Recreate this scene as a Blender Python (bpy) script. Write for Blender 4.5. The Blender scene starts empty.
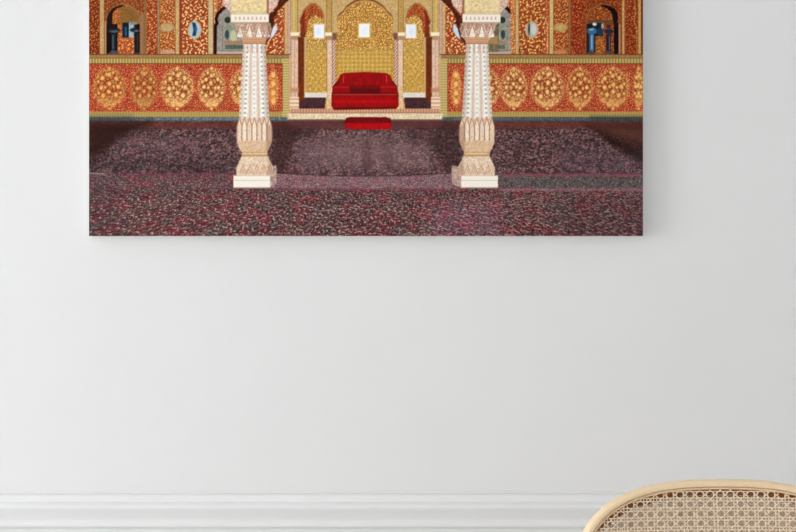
import bpy, bmesh, math
import numpy as np
from mathutils import Vector

C = bpy.context.scene.collection
SC = bpy.context.scene
CAMY, CAMZ, F = -2.5, 1.2, 1316.0
S_WALL = 2.5 / F                       # metres per photo pixel on the wall

# ------------------------------------------------------------------ helpers
def link(o, parent=None):
    C.objects.link(o)
    if parent: o.parent = parent
    return o

def obj(name, bm, mat, parent=None, smooth=True):
    bmesh.ops.recalc_face_normals(bm, faces=bm.faces)
    me = bpy.data.meshes.new(name); bm.to_mesh(me); bm.free()
    me.materials.append(mat)
    if smooth:
        for p in me.polygons: p.use_smooth = True
    return link(bpy.data.objects.new(name, me), parent)

def struct(name, bm, mat, smooth=False, parent=None):
    o = obj(name, bm, mat, parent, smooth)
    if parent is None: o['kind'] = 'structure'
    return o

def thing(name, label, cat, loc=(0, 0, 0), rotz=0):
    o = bpy.data.objects.new(name, None); link(o)
    o.location = loc; o.rotation_euler = (0, 0, rotz)
    o['label'] = label; o['category'] = cat
    o.empty_display_size = .1
    return o

def box(bm, x0, x1, y0, y1, z0, z1, bev=0):
    vs = [bm.verts.new((x, y, z)) for x in (x0, x1) for y in (y0, y1) for z in (z0, z1)]
    fs = [(0,1,3,2),(4,6,7,5),(0,4,5,1),(2,3,7,6),(0,2,6,4),(1,5,7,3)]
    ff = [bm.faces.new([vs[i] for i in f]) for f in fs]
    if bev:
        es = list({e for f in ff for e in f.edges})
        bmesh.ops.bevel(bm, geom=es, offset=bev, segments=2, affect='EDGES', profile=.5)

def sweep(bm, pts, frames, sect, closed=False, cap=True):
    """pts: centres, frames: (A,B) vectors, sect: list of (a,b)"""
    rings = []
    for p, (A, B) in zip(pts, frames):
        rings.append([bm.verts.new(p + A * a + B * b) for a, b in sect])
    n = len(rings); m = len(sect)
    for i in range(n if closed else n - 1):
        r0, r1 = rings[i], rings[(i + 1) % n]
        for j in range(m):
            bm.faces.new((r0[j], r0[(j + 1) % m], r1[(j + 1) % m], r1[j]))
    if cap and not closed:
        bm.faces.new(rings[0]); bm.faces.new(list(reversed(rings[-1])))

def tube(bm, pts, rad, seg=16):
    pts = [Vector(p) for p in pts]; n = len(pts)
    if not hasattr(rad, '__len__'): rad = [rad] * n
    rings = []; prev = None
    for i, p in enumerate(pts):
        d = (pts[min(i + 1, n - 1)] - pts[max(i - 1, 0)]).normalized()
        A = prev if prev is not None else (Vector((0, 1, 0)) if abs(d.y) < .9 else Vector((1, 0, 0)))
        A = (A - d * A.dot(d)).normalized(); prev = A; B = d.cross(A)
        rings.append([bm.verts.new(p + (A * math.cos(t) + B * math.sin(t)) * rad[i])
                      for t in [2 * math.pi * k / seg for k in range(seg)]])
    for i in range(n - 1):
        for j in range(seg):
            bm.faces.new((rings[i][j], rings[i][(j + 1) % seg], rings[i + 1][(j + 1) % seg], rings[i + 1][j]))
    bm.faces.new(rings[0]); bm.faces.new(list(reversed(rings[-1])))

# ------------------------------------------------------------------ materials
def lin(c):
    return tuple(((v / 255) / 12.92 if v / 255 <= .04045 else ((v / 255 + .055) / 1.055) ** 2.4) for v in c)

def mat(name, rgb, rough=.6, noise=0, nscale=20, bump=0, bscale=200, stretch=(1, 1, 1), spec=.4, rgb2=None):
    m = bpy.data.materials.new(name); m.use_nodes = True
    nt = m.node_tree; b = nt.nodes['Principled BSDF']
    b.inputs['Roughness'].default_value = rough
    b.inputs['Specular IOR Level'].default_value = spec
    c = lin(rgb)
    tc = nt.nodes.new('ShaderNodeTexCoord'); mp = nt.nodes.new('ShaderNodeMapping')
    mp.inputs['Scale'].default_value = stretch
    nt.links.new(tc.outputs['Object'], mp.inputs['Vector'])
    nz = nt.nodes.new('ShaderNodeTexNoise'); nz.inputs['Scale'].default_value = nscale
    nz.inputs['Detail'].default_value = 4
    nt.links.new(mp.outputs['Vector'], nz.inputs['Vector'])
    rp = nt.nodes.new('ShaderNodeValToRGB')
    rp.color_ramp.elements[0].position = .3; rp.color_ramp.elements[1].position = .7
    c2 = lin(rgb2) if rgb2 else tuple(v * (1 - noise) for v in c)
    rp.color_ramp.elements[0].color = (*c2, 1)
    rp.color_ramp.elements[1].color = (*c, 1)
    nt.links.new(nz.outputs['Fac'], rp.inputs['Fac'])
    nt.links.new(rp.outputs['Color'], b.inputs['Base Color'])
    if bump:
        n2 = nt.nodes.new('ShaderNodeTexNoise'); n2.inputs['Scale'].default_value = bscale
        nt.links.new(mp.outputs['Vector'], n2.inputs['Vector'])
        bp = nt.nodes.new('ShaderNodeBump'); bp.inputs['Strength'].default_value = bump
        bp.inputs['Distance'].default_value = .001
        nt.links.new(n2.outputs['Fac'], bp.inputs['Height'])
        nt.links.new(bp.outputs['Normal'], b.inputs['Normal'])
    return m

M_WALL = mat('wall_paint', (228, 228, 227), .8, .012, 3, .25, 260, spec=.2)
M_TRIM = mat('trim_paint', (232, 232, 231), .45, .008, 4, spec=.35)
M_CEIL = mat('ceiling_paint', (238, 239, 240), .9, .01, 3)
M_FLOOR = mat('white_washed_floor', (224, 224, 224), .4, 0, 3, stretch=(1, 9, 1), rgb2=(212, 212, 212))
M_WOOD = mat('pale_bentwood', (242, 217, 180), .42, 0, 14, .1, 90, stretch=(1, 1, 3), spec=.4, rgb2=(235, 208, 168))
M_LEDGE = mat('shaded_ledge_wood', (166, 108, 60), .6, .15, 40)  # ledge wood browned to carry the shade behind the first cane row
M_SPLINE = mat('cane_spline', (232, 204, 168), .5, 0, 120, rgb2=(222, 190, 150))
M_CANE = mat('woven_cane', (244, 226, 200), .5, 0, 160, spec=.35, rgb2=(230, 204, 172))
M_CANE2 = mat('raw_cane', (216, 194, 170), .6, 0, 160, spec=.2, rgb2=(198, 174, 148))
M_FRAMEW = mat('window_frame_paint', (242, 242, 240), .4, .01, 4)

# ------------------------------------------------------------------ room shell
RX0, RX1, RY0, RY1, RZ = -5.0, 2.3, -4.6, 0.0, 2.75
def slab(name, m, *a, **k):
    bm = bmesh.new(); box(bm, *a); return struct(name, bm, m, **k)

slab('floor', M_FLOOR, RX0 - .1, RX1 + .1, RY0 - .1, RY1 + .1, -.1, 0)
slab('ceiling', M_CEIL, RX0 - .1, RX1 + .1, RY0 - .1, RY1 + .1, RZ, RZ + .1)
slab('wall_back', M_WALL, RX0 - .1, RX1 + .1, 0, .1, 0, RZ)
slab('wall_right', M_WALL, RX1, RX1 + .1, RY0, 0, 0, RZ)
slab('wall_front', M_WALL, RX0 - .1, RX1 + .1, RY0 - .1, RY0, 0, RZ)
WY0, WY1, WZ0, WZ1 = -3.8, -1.0, .1, 2.2          # window opening in the left wall
bm = bmesh.new()
box(bm, RX0 - .1, RX0, RY0, WY0, 0, RZ); box(bm, RX0 - .1, RX0, WY1, 0, 0, RZ)
box(bm, RX0 - .1, RX0, WY0, WY1, 0, WZ0); box(bm, RX0 - .1, RX0, WY0, WY1, WZ1, RZ)
struct('wall_left', bm, M_WALL)
w = bpy.data.objects.new('window_1', None); link(w); w['kind'] = 'structure'
w.location = (RX0 - .05, (WY0 + WY1) / 2, WZ0)
def wbox(name, m, bs):
    bm = bmesh.new()
    for b in bs: box(bm, *b)
    o = obj(name, bm, m, w, False); return o
hw = (WY1 - WY0) / 2; hh = WZ1 - WZ0
wbox('window_frame', M_FRAMEW, [(-.03, .03, -hw, -hw + .05, 0, hh), (-.03, .03, hw - .05, hw, 0, hh),
     (-.03, .03, -hw + .05, hw - .05, 0, .05), (-.03, .03, -hw + .05, hw - .05, hh - .05, hh),
     (-.02, .02, -.025, .025, .05, hh - .05)])
wbox('window_sill', M_FRAMEW, [(.03, .14, -hw - .04, hw + .04, -.03, 0)])

# dado rail: profile (photo row, projection in mm) swept along the wall
def zrow(r, d=0.0):      # height on a surface standing d metres off the wall
    return CAMZ - (r - 266) * (2.5 - d) / F
prof = [(490.9, -1), (491.6, 2.2), (492.2, 4.2), (492.9, 4.2), (494.4, 1.6), (495.2, 5.0), (498, 5.6), (501, 5.6), (502.2, 7.4),
        (503, 11), (504.2, 16), (505.6, 20), (507.5, 22.6), (509.5, 21.4), (511.5, 18.4), (514, 14.2), (517, 10), (519.4, 7.4), (520.2, 7.0), (521, 7.6),
        (521.8, 10), (523, 11), (525.8, 11), (526.8, 9.8), (527.4, 5), (527.9, .8), (529.3, .6), (530.2, 4.5)]
bm = bmesh.new()
for a, b in zip(prof, prof[1:]):
    v = [bm.verts.new((x, -p[1] / 1000, zrow(p[0], p[1] / 1000))) for p, x in ((a, RX0), (a, RX1), (b, RX1), (b, RX0))]
    bm.faces.new(v)
bmesh.ops.remove_doubles(bm, verts=bm.verts, dist=1e-6)
bot = zrow(530.2, .0045)
bm2 = bm
# back and ends so the rail is a solid moulding
top = zrow(490.9, -.001)
for x in (RX0, RX1):
    vs = [bm2.verts.new((x, -p[1] / 1000, zrow(p[0], p[1] / 1000))) for p in prof] + [bm2.verts.new((x, .003, bot)), bm2.verts.new((x, .003, top))]
    bm2.faces.new(vs)
vs = [bm2.verts.new(c) for c in ((RX0, .003, bot), (RX1, .003, bot), (RX1, .003, top), (RX0, .003, top))]
bm2.faces.new(vs)
rail = struct('trim_1', bm2, M_TRIM)
slab('trim_2', M_TRIM, RX0, RX1, -.0045, 0, .14, bot)                   # painted lower wall facing
bm = bmesh.new(); box(bm, RX0, RX1, -.018, 0, 0, .14, .004)
struct('baseboard_back', bm, M_TRIM)

# ------------------------------------------------------------------ the print: pattern computed pixel by pixel
D = 2.0                                    # samples per photo pixel
PX0, PX1, PY0, PY1 = 89.0, 643.0, -133.0, 236.0
ys_top = np.arange(PY0, -6, 2.0)
ys_vis = np.arange(-6, PY1 + .01, 1 / D)
xs = np.arange(PX0, PX1 + .01, 1 / D)
ys = np.concatenate([ys_top, ys_vis])
X, Y = np.meshgrid(xs, ys)
rs = np.random.RandomState(7)

def vnoise(U, V, seed=0):
    r = np.random.RandomState(seed); T = r.rand(257, 257)
    U, V = U * .83 - V * .56 + 31, U * .56 + V * .83 + 47
    u = np.mod(U, 256); v = np.mod(V, 256)
    i = np.floor(u).astype(int); j = np.floor(v).astype(int)
    fu = u - i; fv = v - j; i &= 255; j &= 255
    fu = fu * fu * (3 - 2 * fu); fv = fv * fv * (3 - 2 * fv)
    a = T[j, i] * (1 - fu) + T[j, i + 1] * fu
    b = T[j + 1, i] * (1 - fu) + T[j + 1, i + 1] * fu
    return a * (1 - fv) + b * fv

def leaves(U, V, seed=0, ln=.42, wd=.2):
    """scattered little leaf shapes, one per unit cell: 0..1"""
    r = np.random.RandomState(seed); T = r.rand(4, 128, 128)
    U, V = U * .88 - V * .47, U * .47 + V * .88
    iu = np.floor(U).astype(int); iv = np.floor(V).astype(int)
    out = np.zeros_like(U)
    for du in (-1, 0, 1):
        for dv in (-1, 0, 1):
            a, b = (iu + du) & 127, (iv + dv) & 127
            cx = iu + du + .5 + .8 * (T[0][b, a] - .5); cy = iv + dv + .5 + .8 * (T[1][b, a] - .5)
            th = T[2][b, a] * math.pi; sz = .75 + .5 * T[3][b, a]
            x = U - cx; y = V - cy
            p = (x * np.cos(th) + y * np.sin(th)) / (ln * sz); q = (-x * np.sin(th) + y * np.cos(th)) / (wd * sz)
            out = np.maximum(out, np.clip((1.25 - p * p - q * q) * 1.6, 0, 1))
    return out

img = np.zeros(X.shape + (3,)) + np.array([120, 70, 40.])
def A(c): return np.array(c, float)
def put(mask, col):
    global img
    rws = np.flatnonzero((mask > 0).any(1))
    if not len(rws): return
    cls = np.flatnonzero((mask[rws[0]:rws[-1] + 1] > 0).any(0))
    sl = (slice(rws[0], rws[-1] + 1), slice(cls[0], cls[-1] + 1))
    m = np.clip(mask[sl], 0, 1)[..., None]
    if callable(col): col = col(sl)
    elif isinstance(col, np.ndarray) and col.ndim == 3: col = col[sl]
    else: col = A(col)
    img[sl] = img[sl] * (1 - m) + col * m
def soft(d, w=.5): return np.clip(.5 - d / (2 * w), 0, 1)      # d<0 inside
def rect(x0, x1, y0, y1, w=.5):
    return soft(np.maximum(np.maximum(x0 - X, X - x1), np.maximum(y0 - Y, Y - y1)), w)
def ell(cx, cy, rx, ry, w=.5):
    return soft((np.sqrt(((X - cx) / rx) ** 2 + ((Y - cy) / ry) ** 2) - 1) * min(rx, ry), w)
def window(pts, pad):
    px = [p[0] for p in pts]; py = [p[1] for p in pts]
    i0, i1 = np.searchsorted(xs, [min(px) - pad, max(px) + pad]); j0, j1 = np.searchsorted(ys, [min(py) - pad, max(py) + pad])
    return (slice(j0, max(j1, j0)), slice(i0, max(i1, i0)))
def poly(pts, w=.5):
    sl = window(pts, w + 1); out = np.zeros(X.shape)
    out[sl] = _poly(X[sl], Y[sl], pts, w); return out
def _poly(X, Y, pts, w=.5):
    """any polygon, antialiased by distance to its edges"""
    ins = np.zeros(X.shape, bool); dd = np.full(X.shape, 1e9)
    n = len(pts)
    for k in range(n):
        (x0, y0), (x1, y1) = pts[k], pts[(k + 1) % n]
        c = ((y0 > Y) != (y1 > Y))
        with np.errstate(divide='ignore', invalid='ignore'):
            xi = (x1 - x0) * (Y - y0) / ((y1 - y0) if y1 != y0 else 1e-9) + x0
        ins ^= c & (X < xi)
        L = max((x1 - x0) ** 2 + (y1 - y0) ** 2, 1e-9)
        t = np.clip(((X - x0) * (x1 - x0) + (Y - y0) * (y1 - y0)) / L, 0, 1)
        dd = np.minimum(dd, np.hypot(X - x0 - t * (x1 - x0), Y - y0 - t * (y1 - y0)))
    return soft(np.where(ins, -dd, dd), w)
def line(pts, wid, w=.4):
    sl = window(pts, wid + w + 1); out = np.zeros(X.shape)
    out[sl] = _line(X[sl], Y[sl], pts, wid, w); return out
def _line(X, Y, pts, wid, w=.4):
    dd = np.full(X.shape, 1e9)
    for (x0, y0), (x1, y1) in zip(pts, pts[1:]):
        L = max((x1 - x0) ** 2 + (y1 - y0) ** 2, 1e-9)
        t = np.clip(((X - x0) * (x1 - x0) + (Y - y0) * (y1 - y0)) / L, 0, 1)
        dd = np.minimum(dd, np.hypot(X - x0 - t * (x1 - x0), Y - y0 - t * (y1 - y0)))
    return soft(dd - wid / 2, w)
def mir(pts): return [(730 - x, y) for x, y in pts]
def mixc(a, b, t): return lambda sl: A(a) * (1 - t[sl][..., None]) + A(b) * t[sl][..., None]

N1 = vnoise(X * 1.1, Y * 1.1, 1); N2 = vnoise(X * .55, Y * .55, 2); NB = vnoise(X * .06, Y * .06, 3)
def floral(red, gold, sc, seed, ln=.42, wd=.2, amt=1.0):
    def f(sl):
        L = np.clip(leaves(X[sl] / sc, Y[sl] / sc, seed, ln, wd) * amt, 0, 1)[..., None]
        return (A(red) * (1 - L) + A(gold) * L) * (.74 + .52 * N1[sl])[..., None]
    return f

# ---- upper wall
side = np.clip((np.abs(X - 365) - 90) / 190, 0, 1)             # fabric colours turn deeper toward the sides
base = floral((168, 66, 34), (214, 150, 84), 2.6, 11)
put(rect(80, 650, -140, 60), base)
dark = floral((128, 46, 20), (190, 116, 50), 2.7, 12)
redp = floral((166, 66, 34), (234, 184, 112), 3.3, 13, .44, .22)
def stripe(x0, x1, c=(206, 168, 104), y0=-60, y1=55):
    put(rect(x0, x1, y0, y1, .4), mixc(c, tuple(v * .82 for v in c), np.clip(N1 * 1.2 - .2, 0, 1)))
    put(rect(x1 - .2, x1 + .5, y0, y1, .3) * .6, (96, 44, 22))
    put(rect(x0 - .6, x0 + .1, y0, y1, .3) * .5, (120, 60, 30))
def niche_shape(x0, x1, top, yb):
    c = (x0 + x1) / 2; h = (x1 - x0) / 2
    P = [(x0, yb), (x0, 24), (x0 + .06 * h, 23.4), (x0 + .02 * h, 19), (x0 + .1 * h, 15.5), (x0 + .2 * h, 14.2), (x0 + .22 * h, 11.5),
         (x0 + .42 * h, 8.6), (x0 + .52 * h, 8.3), (x0 + .62 * h, 6.6), (x0 + .85 * h, top + .8), (c, top)]
    return P + [(2 * c - x, y) for x, y in reversed(P[:-1])]

# left outer bay
put(rect(80, 99.6, -60, 55), dark)
put(rect(104, 147, -60, 55), floral((138, 62, 28), (178, 112, 54), 2.2, 14))
put(rect(140.6, 143.8, 14, 55), (150, 112, 78)); put(rect(104.6, 106.4, 22, 55), (196, 150, 112))
stripe(99.8, 104.2, (204, 164, 104))
NS = niche_shape(106.3, 140.4, 4.6, 55)
put(poly([(x + (x - 123) * .05, y - 1.2) for x, y in NS]), (164, 112, 66))
put(poly(NS), floral((172, 84, 36), (206, 136, 62), 2.3, 15))
put(rect(120, 140, 7, 24, 3) * poly(NS), mixc((118, 88, 40), (160, 104, 44), N1))
put(poly([(106.8, 24), (106.6, 19), (108, 14.5), (109.6, 12), (112, 8.6), (116, 6.6), (120, 5), (124.5, 4.9), (122, 7), (117.5, 8), (113.6, 11.5),
          (112.2, 16), (112.4, 20), (112, 24.5)]), (42, 20, 14))
put(rect(118, 135, 38, 55) * poly(NS), floral((178, 80, 34), (222, 150, 84), 3.2, 16))
put(rect(106.6, 117.5, 24, 55), (24, 12, 12)); put(rect(134.5, 139.8, 24, 55), (26, 14, 14))
put(ell(114, 30.5, 6.4, 3), (36, 38, 46)); put(ell(114.5, 31.4, 4.6, 1.2), (82, 92, 100)); put(ell(113.4, 27.5, 3.6, 2), (28, 28, 32))
put(rect(111.3, 116.2, 33, 51), (34, 40, 48)); put(rect(112.4, 113.6, 35, 49), (80, 98, 110))
put(poly([(107.5, 55), (109.5, 52), (112, 50.3), (116, 50.3), (118, 53), (119, 55)]), mixc((52, 52, 58), (104, 100, 104), N1))
put(poly([(133, 55), (134.5, 51), (139, 50.5), (140, 55)]), (60, 56, 56)); put(rect(134.4, 139, 32, 52), (30, 28, 34)); put(rect(137, 138, 34, 50), (62, 58, 64))
put(rect(122.3, 129, 22.6, 37.6), (18, 34, 52)); put(rect(124.8, 126.8, 27, 36), (44, 92, 130)); put(rect(129, 133.6, 22.6, 37.4), (146, 180, 190))
put(ell(134.6, 30, 4.8, 2.2), (30, 44, 58)); put(ell(136.5, 31, 2.4, .8), (90, 112, 126)); put(rect(130, 137, 22, 24.6), (120, 132, 132))
put(rect(146.6, 157, -60, 55), floral((160, 60, 30), (206, 146, 78), 3.0, 17))
put(rect(144.2, 146.4, -60, 55), (142, 104, 56))
stripe(157.4, 159.8, (170, 138, 88))
put(rect(160, 175, -60, 55), floral((170, 78, 36), (220, 166, 90), 2.4, 18))
put(ell(167, 27.5, 7.2, 4.5, 1.2), mixc((176, 142, 92), (198, 170, 114), N1)); put(rect(160.5, 174.5, 49.5, 55, 1), mixc((188, 120, 84), (216, 172, 124), N1))
stripe(175.4, 179.4, (214, 176, 108)); put(rect(179.8, 181.6, -60, 55), (150, 54, 36))
put(rect(181.6, 208, -60, 55), redp)
stripe(208.2, 213, (218, 188, 132)); put(rect(213.4, 217.5, -60, 55), floral((196, 118, 66), (220, 170, 102), 2.4, 19))
# oval mirror, left
put(poly([(194.5, 18.6), (200.5, 24), (202, 30), (200, 36), (194.5, 40.6), (189, 36), (187.3, 30), (189.5, 24)]), (210, 164, 110))
put(poly([(194.5, 20.4), (199.5, 25), (200.8, 30), (199, 35.4), (194.5, 39), (190, 35.4), (188.6, 30), (190.2, 25)]), (168, 186, 194))
put(poly([(192, 22), (195.5, 23), (197.2, 29), (195.6, 36), (192.2, 36), (193.4, 30)]), (22, 62, 96)); put(rect(194.6, 196.6, 27, 32), (40, 100, 140))

# grey painted niche (left), mirrored for the right
def grey_niche(f, greenish):
    G = lambda pts: pts if not f else mir(pts)
    R = lambda a, b, c, d, w=.5: rect(a, b, c, d, w) if not f else rect(730 - b, 730 - a, c, d, w)
    E = lambda cx, *a: ell(cx if not f else 730 - cx, *a)
    put(poly(G([(213.6, 55), (213.8, 25), (215.4, 23), (214.6, 18), (216.8, 12.5), (219, 11), (220.4, 8.5), (224.5, 6.2), (228, 8), (236, 12), (236, 55)])), (44, 14, 12))
    put(poly(G([(216.6, 54.6), (217, 26), (218.8, 23.6), (217.6, 19), (219.2, 14.5), (222, 12), (223.4, 10), (226, 8.6), (228.5, 7.5), (246, 8), (246, 54.6)])),
        mixc((168, 158, 146), (134, 126, 116), np.clip(N2, 0, 1)))
    put(R(222.4, 222.9, 22, 52, .4) * .6, (110, 96, 84))
    put(R(223.5, 246, 24, 50), mixc((118, 126, 110), (178, 172, 140), N2 if greenish else N1))
    put(R(222, 246, 50.5, 51.5, .3) * .6, (120, 104, 92)); put(R(217, 246, 51.6, 54.4), (186, 168, 150))
    put(E(227.6, 20, 3.1, 3.2), (46, 56, 42)); put(E(227, 34.5, 2.2, 4.5), (54, 74, 84)); put(E(233.5, 36, 3.6, 6, .8), (186, 188, 146))
    put(R(224, 246, 41, 44.2), (176, 120, 100)); put(R(225, 246, 44.8, 49), mixc((112, 124, 106), (70, 82, 70), N1))
    put(E(240, 24, 8, 3, .8), (150, 156, 148))
grey_niche(False, True); grey_niche(True, False)
put(rect(488, 499, 24, 52), mixc((92, 88, 74), (150, 128, 92), N2)); put(rect(489, 498, 36, 44, 1), (176, 134, 80))

# right bays
put(rect(510.5, 516, -60, 55), floral((196, 110, 58), (226, 172, 100), 2.4, 20))
stripe(515.6, 518.8, (218, 180, 112))
put(rect(519.4, 545.5, -60, 55), floral((164, 70, 32), (232, 176, 92), 3.3, 21, .44, .22))
put(rect(545.5, 549.4, -60, 55), floral((178, 72, 40), (214, 140, 86), 2.2, 22)); put(line([(544, 16), (547.4, 24), (547.6, 55)], .8) * .7, (236, 196, 140))
stripe(549.6, 553.4, (222, 186, 112))
put(rect(553.8, 569, -60, 55), floral((160, 68, 30), (212, 150, 76), 2.4, 23))
put(ell(560.5, 27.5, 6.6, 4.2, 1.2), mixc((176, 142, 82), (206, 172, 100), N1)); put(rect(554, 567.5, 50, 55, 1), mixc((184, 96, 50), (222, 160, 96), N1))
stripe(568.6, 570.8, (166, 112, 56))
put(rect(571.4, 584, -60, 55), floral((140, 46, 22), (186, 102, 46), 3.0, 24))
put(rect(583.5, 622, -60, 55), floral((132, 50, 20), (178, 100, 42), 2.2, 25))
NR = niche_shape(586, 619, 4.6, 55)
put(poly([(x + (x - 603) * .05, y - 1.2) for x, y in NR]), (150, 92, 46))
put(poly(NR), floral((140, 60, 24), (190, 112, 44), 2.3, 26))
put(poly([(600, 4.8), (606, 5), (611, 6.6), (615, 9), (617.6, 13), (618.2, 18), (617.4, 22), (619, 24), (619, 55), (614, 55), (613.8, 24), (612.6, 20),
          (612.6, 16), (610.4, 11), (606.5, 8), (602, 6.6)]), (26, 14, 10))
put(rect(618.6, 620.6, 24, 55), (186, 122, 96))
put(rect(586.4, 590, 24, 55), (60, 26, 20)); put(rect(588, 613, 20, 23.8, 1), (110, 68, 40))
put(rect(591, 603, 23, 36), (28, 34, 44)); put(rect(599, 602.5, 24, 36), (24, 40, 60)); put(ell(602.5, 26, 1.3, 3), (150, 168, 150)); put(ell(594.5, 24.2, 2.2, 1.6), (214, 210, 200))
put(ell(592, 31.2, 5, 3.6), (52, 104, 144)); put(ell(591.5, 29.5, 2.6, 1.2), (120, 164, 192)); put(ell(590, 26, 3, 2.4), (20, 26, 38))
put(rect(589.4, 594, 33, 51), (54, 104, 150)); put(rect(591, 592.6, 35, 49), (120, 166, 200)); put(rect(594, 595.2, 34, 52), (22, 24, 38))
put(ell(600, 32, 3, 4), (28, 60, 84)); put(rect(596, 604, 37, 55), floral((150, 82, 30), (200, 128, 46), 2.3, 27))
put(ell(609, 31.4, 4.6, 2.4), (34, 42, 66)); put(ell(608.6, 26.5, 2.6, 2), (80, 40, 44)); put(rect(606, 611, 34, 51), (38, 32, 48)); put(rect(609, 610, 36, 50), (110, 96, 96))
put(poly([(604, 55), (605.5, 51.5), (611, 50.5), (614, 55)]), (84, 72, 70)); put(poly([(586.5, 55), (588, 52), (592, 51), (596, 55)]), (70, 70, 78))
stripe(622, 624.6, (212, 164, 92)); put(rect(625.4, 638, -60, 55), floral((134, 46, 20), (180, 104, 44), 2.8, 28))
put(line([(634.5, 0), (635.5, 12), (634, 22), (636.6, 27), (637, 55)], .8) * .7, (206, 156, 94))
stripe(638.2, 641, (212, 158, 80)); put(rect(641.4, 645, -60, 55), (112, 60, 24))
# oval mirror, right
put(ell(531.7, 29.8, 6.7, 8.6), (206, 150, 100)); put(ell(531.7, 29.8, 5.8, 7.6), (170, 170, 156)); put(ell(533.6, 29, 3, 5.6, .8), (198, 198, 188)); put(ell(529, 29, 1, 6), (66, 62, 50))
# panels beside the portal
for f in (0, 1):
    R = (lambda a, b, c, d, w=.5: rect(a, b, c, d, w)) if not f else (lambda a, b, c, d, w=.5: rect(730 - b, 730 - a, c, d, w))
    P = (lambda p: poly(p)) if not f else (lambda p: poly(mir(p)))
    put(R(264, 285, -60, 54.5), floral((172, 68, 36), (234, 178, 106), 3.3, 31 + f, .44, .22))
    put(R(284.4, 287.8, -60, 60), mixc((196, 146, 92), (224, 184, 124), N1))
    put(R(287.9, 290.6, -60, 57), mixc((206, 172, 156), (190, 150, 130), N1))
    put(R(283.9, 284.5, 8, 55, .3), (150, 80, 50))
    put(P([(276.6, 23.5), (277, 30), (274, 35.5), (270, 39.5), (271.2, 33), (273.4, 27)]), (214, 214, 226) if not f else (186, 214, 226))
    # brown scalloped bracket running down behind the capital
    put(P([(286, -3), (292, -3), (282, 6.5), (277.6, 11), (276.4, 15), (273.6, 18.4), (274.6, 23), (272, 29), (270.4, 36), (266, 44), (263, 44), (266.4, 20), (270.5, 14), (274, 11), (277.5, 5.5), (279, 0), (278, -4)]),
        mixc((104, 46, 24), (72, 28, 16), N2))
    put(P([(268, -4), (278.6, -4), (278, 2), (276, 6), (272.8, 10), (269, 13.5), (268, 8)]), mixc((238, 216, 202), (196, 146, 124), N1))

# ---- dado with medallions
put(rect(80, 650, 54.2, 58.6), mixc((178, 138, 88), (146, 106, 64), N1)); put(rect(80, 650, 54.0, 55.0, .3) * .8, (112, 52, 34)); put(rect(80, 650, 57.7, 58.5, .3) * .7, (120, 80, 40))
put(rect(80, 650, 58.6, 63.4), mixc((146, 130, 70), (200, 174, 104), np.clip(np.sin(X * 2.1) * .6 + .4, 0, 1)))
put(rect(80, 650, 63.2, 64.2, .3) * .8, (130, 66, 36))
fld = floral((168, 58, 38), (218, 146, 90), 1.6, 41, .36, .18)
put(rect(80, 650, 64.2, 112), fld)
def medal(cx, rx, ry, gold, cy=87.5):
    r2 = np.sqrt(((X - cx) / rx) ** 2 + ((Y - cy) / ry) ** 2)
    ang = np.arctan2(Y - cy, X - cx)
    edge = 1 + .06 * np.cos(ang * 14)
    m = soft((r2 - edge) * rx, .8)
    L = leaves(X / 3.0 + cx, Y / 3.0, 43, .46, .25)
    big = np.zeros_like(X)
    spots = [(0, -.72), (0, -.22), (0, .26), (-.5, -.5), (.5, -.5), (-.58, 0), (.58, 0), (-.42, .46), (.42, .46), (-.8, -.28), (.8, -.28), (-.28, .0), (.28, .0), (-.24, -.8), (.24, -.8), (-.82, .3), (.82, .3)]
    for a, b in spots:
        big = np.maximum(big, ell(cx + a * rx * .9, cy + b * ry * .95, 2.1 if rx > 14 else 1.8, 2.4, .7))
    g = A(gold)
    put(m * .55, (142, 52, 32))
    put(m * (.05 + .95 * np.clip(L * 1.2, 0, 1)) * .9, g * (.88 if rx > 6 else .95))
    ring = np.clip(1 - np.abs(r2 - .96) * 5, 0, 1) * (.25 + .75 * leaves(X / 2.1, Y / 2.1, 44, .42, .25))
    put(ring, g * .95)
    low_ = np.clip((Y - cy) / ry - .25, 0, 1) * m
    put(np.clip(low_ * 1.6, 0, 1) * (.3 + .7 * N1), g)
    jr = np.random.RandomState(int(cx * 10)); sp_ = [(a + jr.uniform(-.07, .07), b + jr.uniform(-.06, .06)) for a, b in spots]
    halo = np.zeros_like(X)
    for k, (a, b) in enumerate(sp_):
        rr_ = 2.0 if k < 9 else 1.5
        halo = np.maximum(halo, ell(cx + a * rx * .9, cy + b * ry * .92, rr_ + .9, rr_ + 1.2, .7))
    put(halo * m * .5, (140, 60, 30))
    big = np.zeros_like(X)
    for k, (a, b) in enumerate(sp_):
        rr_ = (2.0 if rx > 14 else 1.7) if k < 9 else 1.3
        big = np.maximum(big, ell(cx + a * rx * .9, cy + b * ry * .92, rr_, rr_ + .35, .7))
    put(big * m * (.6 + .4 * N1), np.minimum(g * 1.1 + 8, 250))
    put(ell(cx, cy + ry * 1.12, 1.4, 1.2), g); put(ell(cx, cy - ry * 1.0, 1.2, 1.8), g * .95)
GL, GR = (242, 196, 118), (232, 178, 98)
for cx, rx in ((109.5, 15.6), (144, 13), (177.2, 15.8), (211.5, 13.2), (246, 15.5)): medal(cx, rx, 19, GL if cx > 160 else ((222, 168, 88) if cx < 130 else (204, 154, 82)))
for cx, rx in ((484.5, 15), (513.8, 13), (547.3, 16), (580, 12.8), (613, 16), (638.6, 5)): medal(cx, rx, 19, (240, 190, 116) if cx < 570 else GR)
for f in (0, 1):
    c = 273.2 if not f else 456
    L = leaves(X / 2.6, Y / 2.6, 46, .46, .26)
    put(ell(c, 88, 5.4, 19, .8) * (.45 + .55 * L), (228, 164, 86))
    for dy in (-13, -4, 5, 13): put(ell(c, 88 + dy, 2, 2.6), (240, 186, 106))
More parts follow.
